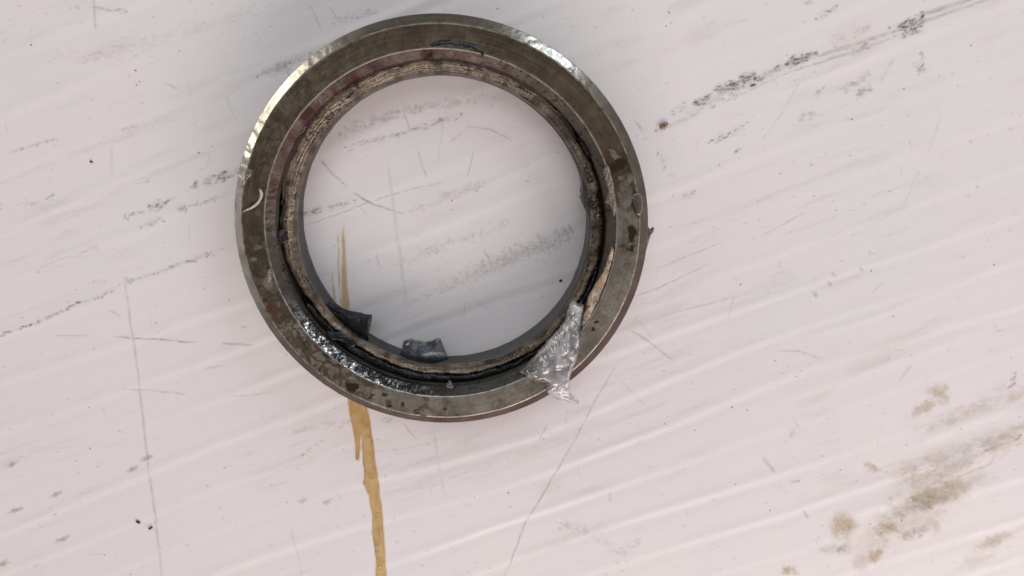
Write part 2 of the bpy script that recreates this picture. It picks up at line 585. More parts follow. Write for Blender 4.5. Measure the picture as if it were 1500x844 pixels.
# deeper crease at the lower right
for pts, w, h in (([(1200, 770), (1300, 735), (1400, 690), (1450, 660), (1520, 632)], 9, .011), ([(1120, 592), (1260, 548), (1470, 470)], 8, .006), ([(1140, 504), (1280, 464), (1380, 424), (1500, 378)], 6, .006), ([(600, 315), (720, 268), (830, 215)], 6, .006), ([(1190, 118), (1230, 100), (1300, 72)], 7, .008), ([(1330, 655), (1400, 625), (1500, 590)], 9, .008)):
    m = bbox(pts, 40)
    d, run, L = seg_dist(PX[m], PY[m], pts)
    fade = np.clip(np.minimum(run, L - run) / (.2 * L), 0, 1)
    Z[m] += h * fade * np.exp(-(d / w) ** 2)
Zf = np.where((np.abs(X) < 12) & (np.abs(Y) < 10), Z, Z * .3)
surf_z = Zf

m = Mat('scuffed_white_plastic')
spk = m.ramp(m.noise(46, 2, .5), .72, .80, 0, .35)
spk2 = m.ramp(m.noise(19, 3, .6), .70, .82, 0, .25)
grain = m.noise(7, 8, .6, m.obj(-A20, (.5, 3, 1)))
bc = m.mix(m.ramp(m.noise(.35, 3, .5), .35, .7), (.745, .694, .676), (.768, .704, .680))
bc = m.mix(m.ramp(grain, .45, .8, 0, .20), bc, (.62, .585, .58))
bc = m.mix(m.attr('tan'), bc, (.40, .295, .165))
da = m.attr('dark')
brk = m.ramp(m.noise(16, 4, .6, m.obj(-A20, (.45, 1.5, 1))), .32, .66, .55, 1.25)
da = m.math('MULTIPLY', da, brk, True)
dk = m.math('MAXIMUM', da, m.math('MULTIPLY', spk, spk2))
bc = m.mix(dk, bc, (.100, .082, .070))
m.base(bc, m.ramp(grain, .3, .8, .30, .48), 0.0, .45)
m.bump(m.noise(26, 5, .6, m.obj(-A20, (.6, 1.6, 1))), .12, .01)
V = np.stack([X, Y, Zf], -1).reshape(-1, 3)
nu, nv = X.shape
ws = mesh_from('work_surface', V, grid_quads(nu, nv), m.m, None, {'dark': dark, 'tan': tan})
ws['kind'] = 'structure'
ws['label'] = 'scuffed white plastic sheet with faint parallel ridges and dirt streaks'

# ------------------------------------------------------------------ bearing ring
ring = bpy.data.objects.new('bearing_ring', None)
COL.objects.link(ring)
ring.empty_display_size = .5
ring.location = (0, 0, 0.008)
tag(ring, 'worn steel bearing ring with oily face and dirty torn seal lying on white plastic', 'bearing ring')

NA = 1700
TH = np.arange(NA) / NA * 2 * np.pi
DEG = np.degrees(TH)
TOPZ = .87


def profile(segs):
    """list of (r, z, n) -> sampled closed profile with a running key"""
    out, key = [], []
    for i, (r0, z0, n) in enumerate(segs):
        r1, z1, _ = segs[(i + 1) % len(segs)]
        for k in range(n):
            t = k / n
            out.append((r0 + (r1 - r0) * t, z0 + (z1 - z0) * t))
            key.append(i + t)
    return np.array(out), np.array(key)


prof, pk = profile([
    (2.90, .0, 1), (2.925, .03, 2), (2.935, .12, 3), (2.938, .768, 1), (2.944, .778, 1), (2.940, .786, 12),   # wall, bevel
    (2.826, .864, 1), (2.816, .869, 1), (2.804, .870, 44),                                                   # face
    (2.500, .870, 1), (2.490, .868, 1), (2.482, .862, 18),                                                   # inner slope
    (2.366, .775, 2), (2.352, .745, 4), (2.348, .45, 3), (2.215, .42, 3), (2.215, .0, 2)])
nP = len(prof)
R0 = prof[:, 0][None, :] + 0 * TH[:, None]
Z0 = prof[:, 1][None, :] + 0 * TH[:, None]
T2 = TH[:, None] + 0 * R0
D2 = np.degrees(T2)
K2 = pk[None, :] + 0 * R0
XX, YY = R0 * np.cos(T2), R0 * np.sin(T2)
rpx, rpy = project(np.stack([XX, YY, Z0], -1))       # only to place the wear marks seen in the photograph
bevel = ((K2 >= 5) & (K2 < 6.5)).astype(float)
face = sst(2.482, 2.505, R0) * sst(2.828, 2.812, R0) * (Z0 > .85)
slope = ((K2 >= 11) & (K2 <= 13)).astype(float)

fn = fbm(XX * 2.2 + 40, YY * 2.2 + 40, 101, 4)
fm = fbm(XX * 6 + 40, YY * 6 + 40, 111, 4)
ff = fbm(XX * 20 + 90, YY * 20 + 90, 121, 3)
# worm-like patches (ridged noise)
w1 = 1 - np.abs(2 * fbm(XX * 5 + 9 + .8 * fn, YY * 5 + 9, 131, 3) - 1) * 4
w2 = 1 - np.abs(2 * fbm(XX * 8 + 60, YY * 5 + 60 + fn, 141, 2) - 1) * 3.4
# how much brown oil film covers the flat face round the ring
cov = angle_keys({0: .48, 12: .72, 28: .90, 45: .96, 70: .97, 100: .95, 130: .94, 165: .90, 195: .78, 212: .66, 228: .56, 245: .34, 258: .16, 275: .08, 300: .07, 318: .10, 332: .12, 343: .10, 349: .45, 354: .62})(D2)
film = sst(.0, .22, cov - (.42 * fm + .38 * fn + .20 * ff) * 1.05 + .06)
worm = np.clip(np.maximum(w1, w2), 0, 1)
wz = angle_keys({0: .0, 190: .15, 210: .55, 225: 1.0, 240: .9, 252: .35, 262: .0, 300: 0})(D2)
film = np.clip(film * (1 - wz) + wz * sst(.25, .7, worm * .75 + fm * .5 - .05), 0, 1)


def blob_r(x, y, rx, ry, rot=0, rag=1.7):
    c, s = math.cos(rad(rot)), math.sin(rad(rot))
    qx, qy = rpx - x + 16 * (fm - .5), rpy - y + 16 * (fn - .5) + 7 * (ff - .5)
    u, v = (qx * c - qy * s) / rx, (qx * s + qy * c) / ry
    return sst(1.15, .55, np.hypot(u, v) + rag * (fm - .5) + rag * .4 * (ff - .5))


clean = np.zeros_like(film)
brown = np.zeros_like(film)
for a in ((918, 285, 14, 22, 0), (911, 262, 5, 8, 0), (900, 225, 6, 12, 30), (908, 320, 9, 24, 0), (372, 382, 6, 4, 30), (391, 410, 6, 8, 0), (445, 490, 10, 4, -50), (376, 362, 4, 3, 0)):
    clean = np.maximum(clean, blob_r(*a))
for a in ((931, 298, 7, 15, -10), (926, 342, 8, 17, 10), (928, 362, 6, 10, 0), (905, 245, 15, 12, 20), (605, 604, 14, 5, 0), (512, 565, 7, 7, 0), (875, 470, 4, 4, 30), (871, 478, 4, 3, 30), (800, 575, 10, 6, 20)):
    brown = np.maximum(brown, blob_r(*a))
film = np.clip(np.maximum(film * (1 - .9 * clean), brown), 0, 1)
spots = sst(.70, .80, fbm(XX * 11 + 3, YY * 11 + 3, 151, 2)) * angle_keys({0: .3, 90: .25, 200: .5, 240: .9, 262: .9, 290: .25, 330: .2})(D2)
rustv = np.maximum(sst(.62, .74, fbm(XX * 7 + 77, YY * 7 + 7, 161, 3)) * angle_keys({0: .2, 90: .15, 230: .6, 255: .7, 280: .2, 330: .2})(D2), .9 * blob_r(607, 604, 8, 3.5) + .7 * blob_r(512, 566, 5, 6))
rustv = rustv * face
# reflection of red surroundings painted onto the inner slope and the rim
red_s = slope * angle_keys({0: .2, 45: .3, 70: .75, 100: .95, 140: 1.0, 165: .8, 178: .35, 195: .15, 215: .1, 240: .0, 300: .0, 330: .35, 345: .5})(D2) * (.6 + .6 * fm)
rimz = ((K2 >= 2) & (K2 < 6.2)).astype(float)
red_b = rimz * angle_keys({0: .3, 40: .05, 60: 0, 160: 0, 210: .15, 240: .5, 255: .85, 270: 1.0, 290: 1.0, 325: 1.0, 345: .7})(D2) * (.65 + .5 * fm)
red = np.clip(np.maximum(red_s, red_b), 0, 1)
# edge highlights painted as pale lines
edge = np.maximum(np.exp(-((R0 - 2.810) / .007) ** 2), np.exp(-((R0 - 2.492) / .008) ** 2)) * (Z0 > .855) * sst(.30, .62, .5 * fm + .5 * ff)
edge *= angle_keys({0: .9, 90: .55, 150: .45, 210: .9, 270: 1.0, 330: 1.0})(D2)
# wet oil: on the slope at the lower left and in the groove at the bottom
wet = slope * angle_keys({0: .1, 30: .05, 150: .15, 190: .35, 206: .75, 218: 1.0, 256: 1.0, 264: .7, 275: .35, 305: .25, 330: .15})(D2)
darkoil = slope * angle_keys({0: .75, 30: .75, 55: .5, 100: .2, 150: .3, 170: .65, 195: .7, 215: .9, 250: 1.0, 285: .85, 310: .8, 340: .7})(D2)
grit = sst(.66, .78, fbm(XX * 26 + 5, YY * 26 + 5, 171, 2)) * np.maximum(slope * .8, face * .25)

bevel_dark = np.clip(angle_keys({0: 1, 30: 1, 44: .8, 52: .05, 64: .05, 74: .8, 90: 1, 108: .9, 120: .25, 130: 0, 175: 0, 190: .45, 205: .95, 250: 1.05, 330: 1})(D2) * (.72 + .55 * fm), 0, 1)  # duller reflection painted as dark bevel colour, left out at the highlights
shine = bevel * angle_keys({0: .1, 44: .1, 49: .5, 53: .95, 60: .9, 66: .35, 74: .05, 85: .05, 116: .1, 126: .8, 136: 1, 172: 1, 186: .6, 200: .25, 215: .1})(D2) * (.25 + .75 * vnoise(TH[:, None] / (2 * np.pi) * 90 + 0 * R0, R0 * 70 + Z0 * 110, 187, 90) + .7 * (fm - .3))  # bevel highlights painted in as paler, smoother steel
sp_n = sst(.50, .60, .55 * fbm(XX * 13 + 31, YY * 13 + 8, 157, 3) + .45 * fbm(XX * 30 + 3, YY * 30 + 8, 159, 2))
spark = slope * sp_n * angle_keys({0: 0, 200: 0, 212: .25, 217: 1, 224: 1, 230: .45, 236: .8, 240: .5, 246: 1, 251: .55, 257: .1, 270: 0})(D2) * sst(2.37, 2.40, R0)  # glints on the wet slope painted as bright metal patches
turn = (.5 * vnoise(TH[:, None] / (2 * np.pi) * 24 + 0 * R0, R0 * 150, 191, 24) + .5 * vnoise(TH[:, None] / (2 * np.pi) * 9 + 0 * R0, R0 * 60, 192, 9))
# relief
cir = vnoise(TH[:, None] / (2 * np.pi) * 60 + 0 * R0, R0 * 160, 181, 60)
cir2 = vnoise(TH[:, None] / (2 * np.pi) * 220 + 0 * R0, R0 * 90 + Z0 * 140, 183, 220)
Zn = Z0 + face * .0016 * (fm - .5) + face * .0010 * (cir - .5)
Zn += slope * (.0045 * (fm - .5) + .003 * (ff - .5))
lump = fbm(XX * 9 + 15, YY * 9 + 15, 191, 3)
Zn += slope * wet * (.030 * (lump - .5) + .012 * (ff - .5))
Rn = R0 + bevel * (.0085 * (cir2 - .5) + .004 * (ff - .5))
nick = angle_keys({0: .25, 40: .6, 52: 1.0, 66: .9, 80: .3, 118: .3, 126: .9, 135: .5, 160: .45, 172: .6, 200: .2, 300: .2})(D2)
Zn += bevel * nick * (.012 * (ff - .5) + .008 * (fm - .5) + .012 * (cir2 - .5))
Zn -= brown * face * .001
rb = np.random.RandomState(21)
mcol = np.nonzero(slope[0] > 0)[0]
for k in range(150):                        # beads of wet grease
    td = rb.choice([rb.normal(221, 2.6), rb.normal(233, 2.2), rb.normal(240, 4.0), rb.normal(248, 3), rb.uniform(212, 256)])
    rr, br = rb.uniform(2.375, 2.475), rb.uniform(.010, .030)
    i0 = int((td - 2) / 360 * NA)
    ii = np.arange(i0, i0 + int(4 / 360 * NA)) % NA
    bx_, by_ = rr * math.cos(rad(td)), rr * math.sin(rad(td))
    sub = np.ix_(ii, mcol)
    dd = np.hypot(XX[sub] - bx_, YY[sub] - by_) / br
    Zn[sub] += br * .55 * np.sqrt(np.clip(1 - dd ** 2, 0, 1))
V = np.stack([Rn * np.cos(T2), Rn * np.sin(T2), Zn], -1).reshape(-1, 3)

m = Mat('oily_turned_steel')
sc = m.noise(3.0, 8, .65)
fine = m.noise(38, 4, .6)
steel = m.mix(m.ramp(sc, .35, .65), (.250, .222, .178), (.335, .302, .245))
steel = m.mix(m.ramp(fine, .45, .75, 0, .5), steel, (.12, .11, .098))
col = m.mix(m.math('MULTIPLY', m.attr('film'), .93), steel, m.mix(m.ramp(sc, .35, .7), (.034, .023, .0125), (.066, .046, .026)))
col = m.mix(m.ramp(m.attr('turn'), .25, .5, .16, 0), col, (.045, .036, .026))
col = m.mix(m.ramp(m.attr('turn'), .55, .85, 0, .10), col, (.33, .29, .23))
col = m.mix(m.attr('spots'), col, (.028, .020, .015))
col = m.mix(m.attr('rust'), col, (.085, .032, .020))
col = m.mix(m.attr('darkoil'), col, (.014, .0135, .011))
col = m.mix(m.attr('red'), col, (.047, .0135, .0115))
col = m.mix(m.attr('stain'), col, (.030, .019, .011))
col = m.mix(m.attr('grit'), col, (.020, .016, .013))
col = m.mix(m.math('MULTIPLY', m.attr('edge'), .8), col, (.62, .57, .50))
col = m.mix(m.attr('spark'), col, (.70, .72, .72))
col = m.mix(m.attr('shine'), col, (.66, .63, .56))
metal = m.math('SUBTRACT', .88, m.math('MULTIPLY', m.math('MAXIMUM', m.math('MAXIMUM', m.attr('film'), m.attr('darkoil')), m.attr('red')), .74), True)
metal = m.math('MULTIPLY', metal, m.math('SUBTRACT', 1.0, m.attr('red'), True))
metal = m.math('MAXIMUM', metal, m.attr('spark'))
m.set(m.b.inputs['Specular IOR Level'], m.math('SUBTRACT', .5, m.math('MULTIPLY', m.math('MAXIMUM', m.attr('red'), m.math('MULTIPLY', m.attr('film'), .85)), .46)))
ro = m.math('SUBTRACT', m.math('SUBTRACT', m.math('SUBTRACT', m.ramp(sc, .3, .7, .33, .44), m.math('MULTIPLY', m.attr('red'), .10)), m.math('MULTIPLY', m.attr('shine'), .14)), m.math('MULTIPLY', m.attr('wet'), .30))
m.base(col, ro, metal)
m.bump(m.noise(60, 3, .6), .10, .01)
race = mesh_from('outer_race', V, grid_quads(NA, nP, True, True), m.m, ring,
                 dict(turn=turn, film=np.maximum(film * face, bevel * bevel_dark), spark=spark, stain=brown * face, shine=np.clip(shine, 0, 1), spots=spots * face, rust=rustv, red=red, edge=edge, wet=wet, darkoil=darkoil, grit=grit))  # film: film on the face, painted duller reflection on the bevel

# ---- bore bush: the smooth grey inner wall
bush_prof, _ = profile([(2.150, .0, 6), (2.146, .58, 2), (2.158, .60, 2), (2.200, .60, 2), (2.208, .57, 3), (2.208, .0, 2)])
nB = len(bush_prof)
RB = bush_prof[:, 0][None, :] + 0 * TH[:, None]
ZB = bush_prof[:, 1][None, :] + 0 * TH[:, None]
TB = TH[:, None] + 0 * RB
inner = sst(2.17, 2.155, RB)
chunk = np.exp(-(((np.degrees(TB) - 11) % 360 + 180) % 360 - 180) ** 2 / 5.0 ** 2)
nb = fbm(np.degrees(TB) / 1.4, ZB * 5 + 3, 201, 3)
RB = RB - inner * (chunk * .075 * (.4 + 1.0 * nb) * sst(.0, .15, ZB) + .006 * (vnoise(np.degrees(TB) / 3, ZB * 4, 205) - .5))
VB = np.stack([RB * np.cos(TB) - .018, RB * np.sin(TB) + .004, ZB], -1).reshape(-1, 3)
m = Mat('grey_bore_wall')
col = m.mix(m.ramp(m.noise(5, 6, .6), .4, .75), (.046, .043, .043), (.024, .022, .021))
col = m.mix(m.ramp(m.noise(30, 3, .6), .66, .74, 0, .8), col, (.02, .018, .016))
m.base(col, .40, .25, .5)
m.bump(m.noise(24, 4, .6), .15, .01)
mesh_from('bore_bush', VB, grid_quads(NA, nB, True, True), m.m, ring)

# ---- worn seal lip: the tan, grooved bead between bore and race
keys = {0: (2.135, 2.312), 12: (2.135, 2.32), 30: (2.145, 2.325), 45: (2.15, 2.325), 70: (2.15, 2.335), 90: (2.15, 2.345), 120: (2.120, 2.345), 150: (2.092, 2.340),
        165: (2.085, 2.330), 172: (2.085, 2.300), 178: (2.09, 2.340), 190: (2.105, 2.33), 200: (2.115, 2.27), 210: (2.10, 2.245), 225: (2.08, 2.205), 240: (2.07, 2.19), 255: (2.07, 2.20), 270: (2.07, 2.205),
        285: (2.085, 2.225), 300: (2.105, 2.255), 315: (2.125, 2.275), 330: (2.13, 2.265), 340: (2.135, 2.265), 350: (2.135, 2.30)}
lip = angle_keys(keys)(DEG)
nS = 46
tt = np.linspace(0, 1, nS)
jag = .016 * (vnoise(DEG / 2.2, DEG * 0, 211, 164) - .5) + .014 * (vnoise(DEG / .8, DEG * 0, 212) - .5)
ri, rout = lip[:, 0] + .3 * jag, lip[:, 1] + jag + .030 * (vnoise(DEG / 6, DEG * 0, 213, 60) - .5) + angle_keys({0: 0, 30: 0, 50: .022, 150: .022, 175: 0})(DEG)
RS = ri[:, None] + (rout - ri)[:, None] * tt[None, :]
TS = TH[:, None] + 0 * RS
T1 = tt[None, :] + 0 * RS
ang = 2 * np.pi
join = angle_keys({0: 0, 22: 0, 40: .6, 60: 1, 150: 1, 176: .5, 190: 0, 270: 0})(np.degrees(TS))
crown = np.maximum(np.sin(np.pi * np.clip(T1, 0, 1)) ** .5, join * 1.05 * sst(.35, .6, T1))
ZS = .585 + .135 * crown + .03 * (T1 - .4)
stri = .45 * vnoise(TS / ang * 44, T1 * 14 + 3, 221, 44) + .55 * vnoise(TS / ang * 16, T1 * 20 + 9, 225, 16)
stri2 = vnoise(TS / ang * 110, T1 * 26 + 3, 222, 110)
sx, sy = RS * np.cos(TS), RS * np.sin(TS)
sn = fbm(sx * 8 + 20, sy * 8 + 20, 231, 4)
sf = fbm(sx * 42 + 20, sy * 42 + 20, 241, 2)
body = np.sin(np.pi * T1) ** .7
ZS = ZS + body * (.020 * (stri - .5) + .008 * (stri2 - .5) + .022 * (sn - .5) + .006 * (sf - .5))
tear = angle_keys({0: .9, 8: 1.0, 20: .7, 50: .35, 75: .2, 88: .5, 100: .2, 122: .35, 134: 1.0, 146: .5, 158: .2, 180: .5, 195: .8, 230: .4, 290: .3, 330: .5, 345: .8})(np.degrees(TS))
pit = sst(.56, .66, .3 * sf + .45 * sn + .25 * stri) * tear * body
ZS -= .022 * pit
RS[:, 0] += .03
ZS[:, 0] = .50
RS[:, -1] += -.02 + .03 * join[:, -1]
ZS[:, -1] = .46 + .28 * join[:, -1]
soot = np.clip(pit * .9 + .75 * sst(.55, .75, stri) * sst(.40, .62, sn) + .55 * sst(.62, .70, sf) * tear, 0, 1)
soot = np.maximum(soot, sst(.90, 1.0, T1) * .8 * (1 - join))  # outer margin darker where the lip stands clear of the race
soot = np.maximum(soot, angle_keys({200: 0, 262: 0, 275: .15, 290: .75, 305: .55, 320: .35, 335: .25, 350: .1})(np.degrees(TS)) * sst(.3, .65, .5 * stri2 + .6 * sn))
soot = np.maximum(soot, angle_keys({300: 0, 338: .1, 345: .45, 352: .75, 0: .75, 8: 1.0, 14: .85, 20: .4, 30: .3, 45: 0, 270: 0})(np.degrees(TS)) * sst(.42, .6, .5 * sf + .5 * sn))
soot = np.maximum(soot, angle_keys({262: 0, 280: .2, 292: .62, 318: .6, 335: .45, 348: .2, 0: 0})(np.degrees(TS)) * sst(.62, .38, .5 * stri + .5 * sn))
gn = fbm(sx * 4.5 + 70, sy * 4.5 + 70, 245, 4)
grime = np.clip(sst(.50, .66, .75 * gn + .25 * stri) * .8 + .5 * sst(.60, .70, sn), 0, 1)
flank = sst(.70, .86, T1 + .10 * (sn - .5)) * (.35 + .6 * join)  # shading of the lip's outer flank painted as a dark band
grey = sst(.46, .30, T1 + .10 * (sn - .5)) * angle_keys({0: .6, 40: .8, 60: .9, 90: 1.0, 120: .8, 150: .45, 180: .45, 215: .3, 270: .15, 320: .4})(np.degrees(TS))
warmk = angle_keys({0: .3, 90: .8, 130: .9, 180: .8, 225: .8, 250: .9, 290: .5, 330: .6})(np.degrees(TS)) * (.5 + .8 * (stri - .3))
VS = np.stack([RS * np.cos(TS), RS * np.sin(TS), ZS], -1).reshape(-1, 3)
m = Mat('worn_seal_lip')
b1 = m.mix(m.attr('warm'), (.225, .190, .145), (.30, .220, .140))
b1 = m.mix(m.ramp(m.attr('tone'), .15, .62, .85, 0), b1, (.105, .078, .052))
b1 = m.mix(m.ramp(m.attr('tone'), .62, .95, 0, .7), b1, (.45, .36, .25))
b1 = m.mix(m.ramp(m.noise(9, 5, .6), .40, .75, 0, .4), b1, (.17, .135, .10))
b1 = m.mix(m.math('MULTIPLY', m.attr('grey'), .75), b1, (.125, .112, .098))
b1 = m.mix(m.attr('flank'), b1, (.060, .036, .030))
b1 = m.mix(m.attr('grime'), b1, (.050, .034, .022))
b1 = m.mix(m.attr('soot'), b1, (.020, .015, .011))
m.base(b1, m.ramp(m.attr('soot'), 0, 1, .36, .22), .5, .45)
m.bump(m.noise(40, 4, .6), .12, .01)
mesh_from('seal_lip', VS, np.concatenate([grid_quads(NA, nS, True, False)]), m.m, ring, dict(flank=flank, grime=grime, soot=soot, tone=np.clip(.56 + .95 * (stri - .5) + .30 * (stri2 - .5) + .25 * (sf - .5) + 1.1 * (sn - .5), 0, 1), grey=grey, warm=np.clip(warmk, 0, 1)))

# ---- black grease packed in the groove
m = Mat('black_grease')
m.base(m.mix(m.ramp(m.noise(8, 4, .6), .4, .7), (.003, .0035, .0045), (.009, .0085, .008)), m.ramp(m.noise(11, 3, .6), .35, .65, .07, .2), 0.0, .4)
m.bump(m.noise(16, 5, .6), .5, .03)
black = m.m


def groove_grease(d0, d1, r_in, r_out, ztop, amp, seed):
    n = int(abs(d1 - d0) * 6) + 12
    d = np.linspace(d0, d1, n)
    k = 15
    t = np.linspace(0, 1, k)[None, :]
    a = np.radians(d)[:, None] + 0 * t
    ends = np.clip(np.minimum(d - d0, d1 - d) / (4.0), 0.02, 1)[:, None] ** .5
    w0, w1 = r_in(d)[:, None], r_out(d)[:, None]
    w0 = w0 - .03 * (vnoise(d / 2.2, d * 0 + seed, 252)[:, None] - .35)
    r = w0 + (w1 - w0) * t
    x, y = r * np.cos(a), r * np.sin(a)
    z = .44 + (ztop - .44) * ends * np.sin(np.pi * np.clip(t, .0, 1)) ** .35 + amp * ends * (fbm(x * 5 + seed, y * 5, 251, 5) - .5) * np.sin(np.pi * t) ** .5
    v = np.stack([x, y, z], -1).reshape(-1, 3)
    return mesh_from('black_grease', v, grid_quads(n, k), black, ring)


f_out = lambda d: 0 * d + 2.375
f_in = lambda d: angle_keys(keys)(d)[:, 1] - .035
groove_grease(205, 348, f_in, f_out, .690, .11, 3.0)
groove_grease(24, 36, lambda d: 0 * d + 2.285, lambda d: 0 * d + 2.385, .80, .05, 9.0)
groove_grease(166, 174, lambda d: 0 * d + 2.26, lambda d: 0 * d + 2.36, .735, .04, 5.0)


def ridge_grease(name, pts, w, h, mat, parent, seed, zf, wobble=.6, cat=None):
    """a lumpy bead of paste following photograph points on the ring"""
    P = np.array([back(x, y, zf) for x, y in pts])
    seg = np.linalg.norm(np.diff(P, axis=0), axis=1)
    s = np.concatenate([[0], np.cumsum(seg)])
    n = max(12, int(s[-1] / .02))
    q = np.linspace(0, s[-1], n)
    C = np.stack([np.interp(q, s, P[:, i]) for i in range(3)], -1)
    ta = np.gradient(C, axis=0)
    ta /= np.linalg.norm(ta, axis=1)[:, None] + 1e-9
    side = np.stack([-ta[:, 1], ta[:, 0], 0 * q], -1)
    k = 13
    t = np.linspace(-1, 1, k)
    end = np.sqrt(np.clip(1 - (2 * q / s[-1] - 1) ** 6, 0.01, 1))
    ww = w * end * (1 + wobble * 2 * (fbm(q * 7 + seed, q * 0 + seed, 261, 3) - .5))
    V = C[:, None, :] + side[:, None, :] * (ww[:, None] * t[None, :])[:, :, None]
    V[:, :, :2] += .35 * w * (np.stack([vnoise(V[..., 0] * 16, V[..., 1] * 16 + seed, 263), vnoise(V[..., 0] * 16 + 9, V[..., 1] * 16 + seed, 264)], -1) - .5)
    hh = h * end[:, None] * (1 - t[None, :] ** 2) ** .6 * (.5 + 1.1 * fbm(V[..., 0] * 11 + seed, V[..., 1] * 11, 262, 3))
    V[:, :, 2] = V[:, :, 2] + hh - .012
    return mesh_from(name, V.reshape(-1, 3), grid_quads(n, k), mat, parent)


m = Mat('dark_paste')
m.base(m.mix(m.ramp(m.noise(14, 4, .6), .4, .7), (.010, .008, .010), (.035, .027, .030)), .26, 0, .4)
m.bump(m.noise(22, 5, .6), .5, .02)
paste = m.m
ridge_grease('dark_paste', [(624, 66), (636, 65), (655, 63), (675, 64), (692, 69), (712, 80)], .050, .026, paste, ring, 4, .865)
ridge_grease('dark_paste', [(629, 68), (630, 78), (631, 86)], .022, .02, paste, ring, 6, .83)
ridge_grease('dark_paste', [(409, 335), (413, 345), (415, 358)], .075, .05, paste, ring, 8, .73)
ridge_grease('dark_paste', [(437, 198), (442, 188), (447, 180)], .05, .03, paste, ring, 9, .76)
ridge_grease('dark_paste', [(477, 488), (487, 492), (497, 492), (508, 498), (520, 508)], .055, .03, black, ring, 11, .75)

# ---- torn black rubber flaps standing out into the bore
m = Mat('torn_black_rubber')
m.base(m.mix(m.ramp(m.noise(6, 6, .6), .35, .75), (.004, .0045, .006), (.016, .018, .021)), m.ramp(m.noise(8, 4, .6), .3, .7, .16, .34), 0, .35)
m.bump(m.noise(18, 6, .65), .5, .03)
rubber = m.m


m = Mat('grey_rubber_film')
m.base(m.mix(m.ramp(m.noise(7, 6, .6), .35, .75), (.024, .028, .034), (.105, .118, .138)), m.ramp(m.noise(8, 4, .6), .3, .7, .10, .26), 0, .5)
m.bump(m.noise(11, 5, .6), .35, .03)
rubber2 = m.m


def flap(root, tip, z_root, z_tip, curl, thick, seed, label, mat=None, wr=.05):
    """sheet of rubber between a root curve and a ragged tip curve (photograph points)"""
    n, k = 46, 26

    def curve(pts, zz):
        P = np.array([back(x, y, zz) for x, y in pts])
        s = np.concatenate([[0], np.cumsum(np.linalg.norm(np.diff(P, axis=0), axis=1))])
        q = np.linspace(0, s[-1], n)
        return np.stack([np.interp(q, s, P[:, i]) for i in range(3)], -1)
    A, B = curve(root, z_root), curve(tip, z_tip)
    t = np.linspace(0, 1, k)[None, :, None]
    P = A[:, None, :] * (1 - t) + B[:, None, :] * t
    u = np.linspace(0, 1, n)[:, None]
    tv = t[:, :, 0]
    P[:, :, 2] += curl * np.sin(np.pi * tv) * (.6 + .4 * np.sin(np.pi * u)) + wr * (fbm(u * 4.5 + seed + 0 * tv, tv * 3.5 + seed + 0 * u, 271, 5) - .5) * (.25 + tv)
    jag = .04 * (fbm(u * 13 + seed, u * 0 + 3, 272, 3) - .5)
    P[:, :, 1] += jag * tv ** 3
    top = P.reshape(-1, 3)
    bot = top - np.array([0, 0, thick])
    V = np.concatenate([top, bot])
    q1 = grid_quads(n, k)
    q2 = q1[:, ::-1] + n * k
    rim = []
    loop = [i * k for i in range(n)] + [(n - 1) * k + j for j in range(1, k)] + [i * k + k - 1 for i in range(n - 2, -1, -1)] + [j for j in range(k - 2, 0, -1)]
    for a, b in zip(loop, loop[1:] + loop[:1]):
        rim.append((a, b, b + n * k, a + n * k))
    o = mesh_from('rubber_flap', V, np.concatenate([q1, q2, np.array(rim)]), mat or rubber, ring)
    o['label'] = label
    return o


flap([(474, 448), (488, 466), (502, 480), (520, 491), (540, 502)], [(483, 441), (499, 450), (517, 457), (534, 461), (545, 463), (543, 475), (540, 487)], .50, .52, .03, .035, 2.0, 'larger torn black rubber tongue with a straight cut end')
flap([(586, 520), (604, 529), (622, 533), (640, 532), (658, 526)], [(591, 500), (600, 497), (613, 501), (624, 502), (632, 499), (645, 496), (648, 504), (653, 516)], .50, .60, .07, .03, 7.0, 'smaller curled grey-black rubber scrap with ragged tip', rubber2, .055)

# ---- thin burr sticking out of the rim
m = Mat('burr_film')
m.base((.11, .075, .075), .35, .2, .5)
bp = [(944, 326), (948, 331), (953, 336), (956.5, 333), (958, 334), (957, 340), (953, 345), (950, 353), (947, 366), (944, 372)]
P = [back(x, y, .60) for x, y in bp]
cen = np.mean(P, 0)
V = np.array([p + np.array([0, 0, .014 * math.sin(i * 2.1)]) for i, p in enumerate(P)] + [p - np.array([0, 0, .04]) for p in P] + [cen + [0, 0, .03], cen - [0, 0, .05]])
n = len(P)
tris = [(2 * n, (i + 1) % n, i) for i in range(n)] + [(2 * n + 1, n + i, n + (i + 1) % n) for i in range(n)]
mesh_from('burr', V, [(i, (i + 1) % n, n + (i + 1) % n, n + i) for i in range(n)], m.m, ring, None, False, tris)

# ------------------------------------------------------------------ clear grease smear draped over the ring


def ring_height(r):
    """height of the ring's upper side at radius r"""
    return np.interp(r, [2.05, 2.09, 2.16, 2.25, 2.30, 2.36, 2.49, 2.82, 2.94, 3.0, 3.4], [.60, .66, .72, .72, .72, .78, .87, .87, .79, .77, .70])


def poly_sdf(qx, qy, pts):
    d, _, _ = seg_dist(qx, qy, list(pts) + [pts[0]])
    ins = np.zeros(qx.shape, bool)
    for (x0, y0), (x1, y1) in zip(pts, list(pts[1:]) + [pts[0]]):
        c = ((y0 > qy) != (y1 > qy)) & (qx < (x1 - x0) * (qy - y0) / (y1 - y0 + 1e-9) + x0)
        ins ^= c
    return np.where(ins, d, -d)


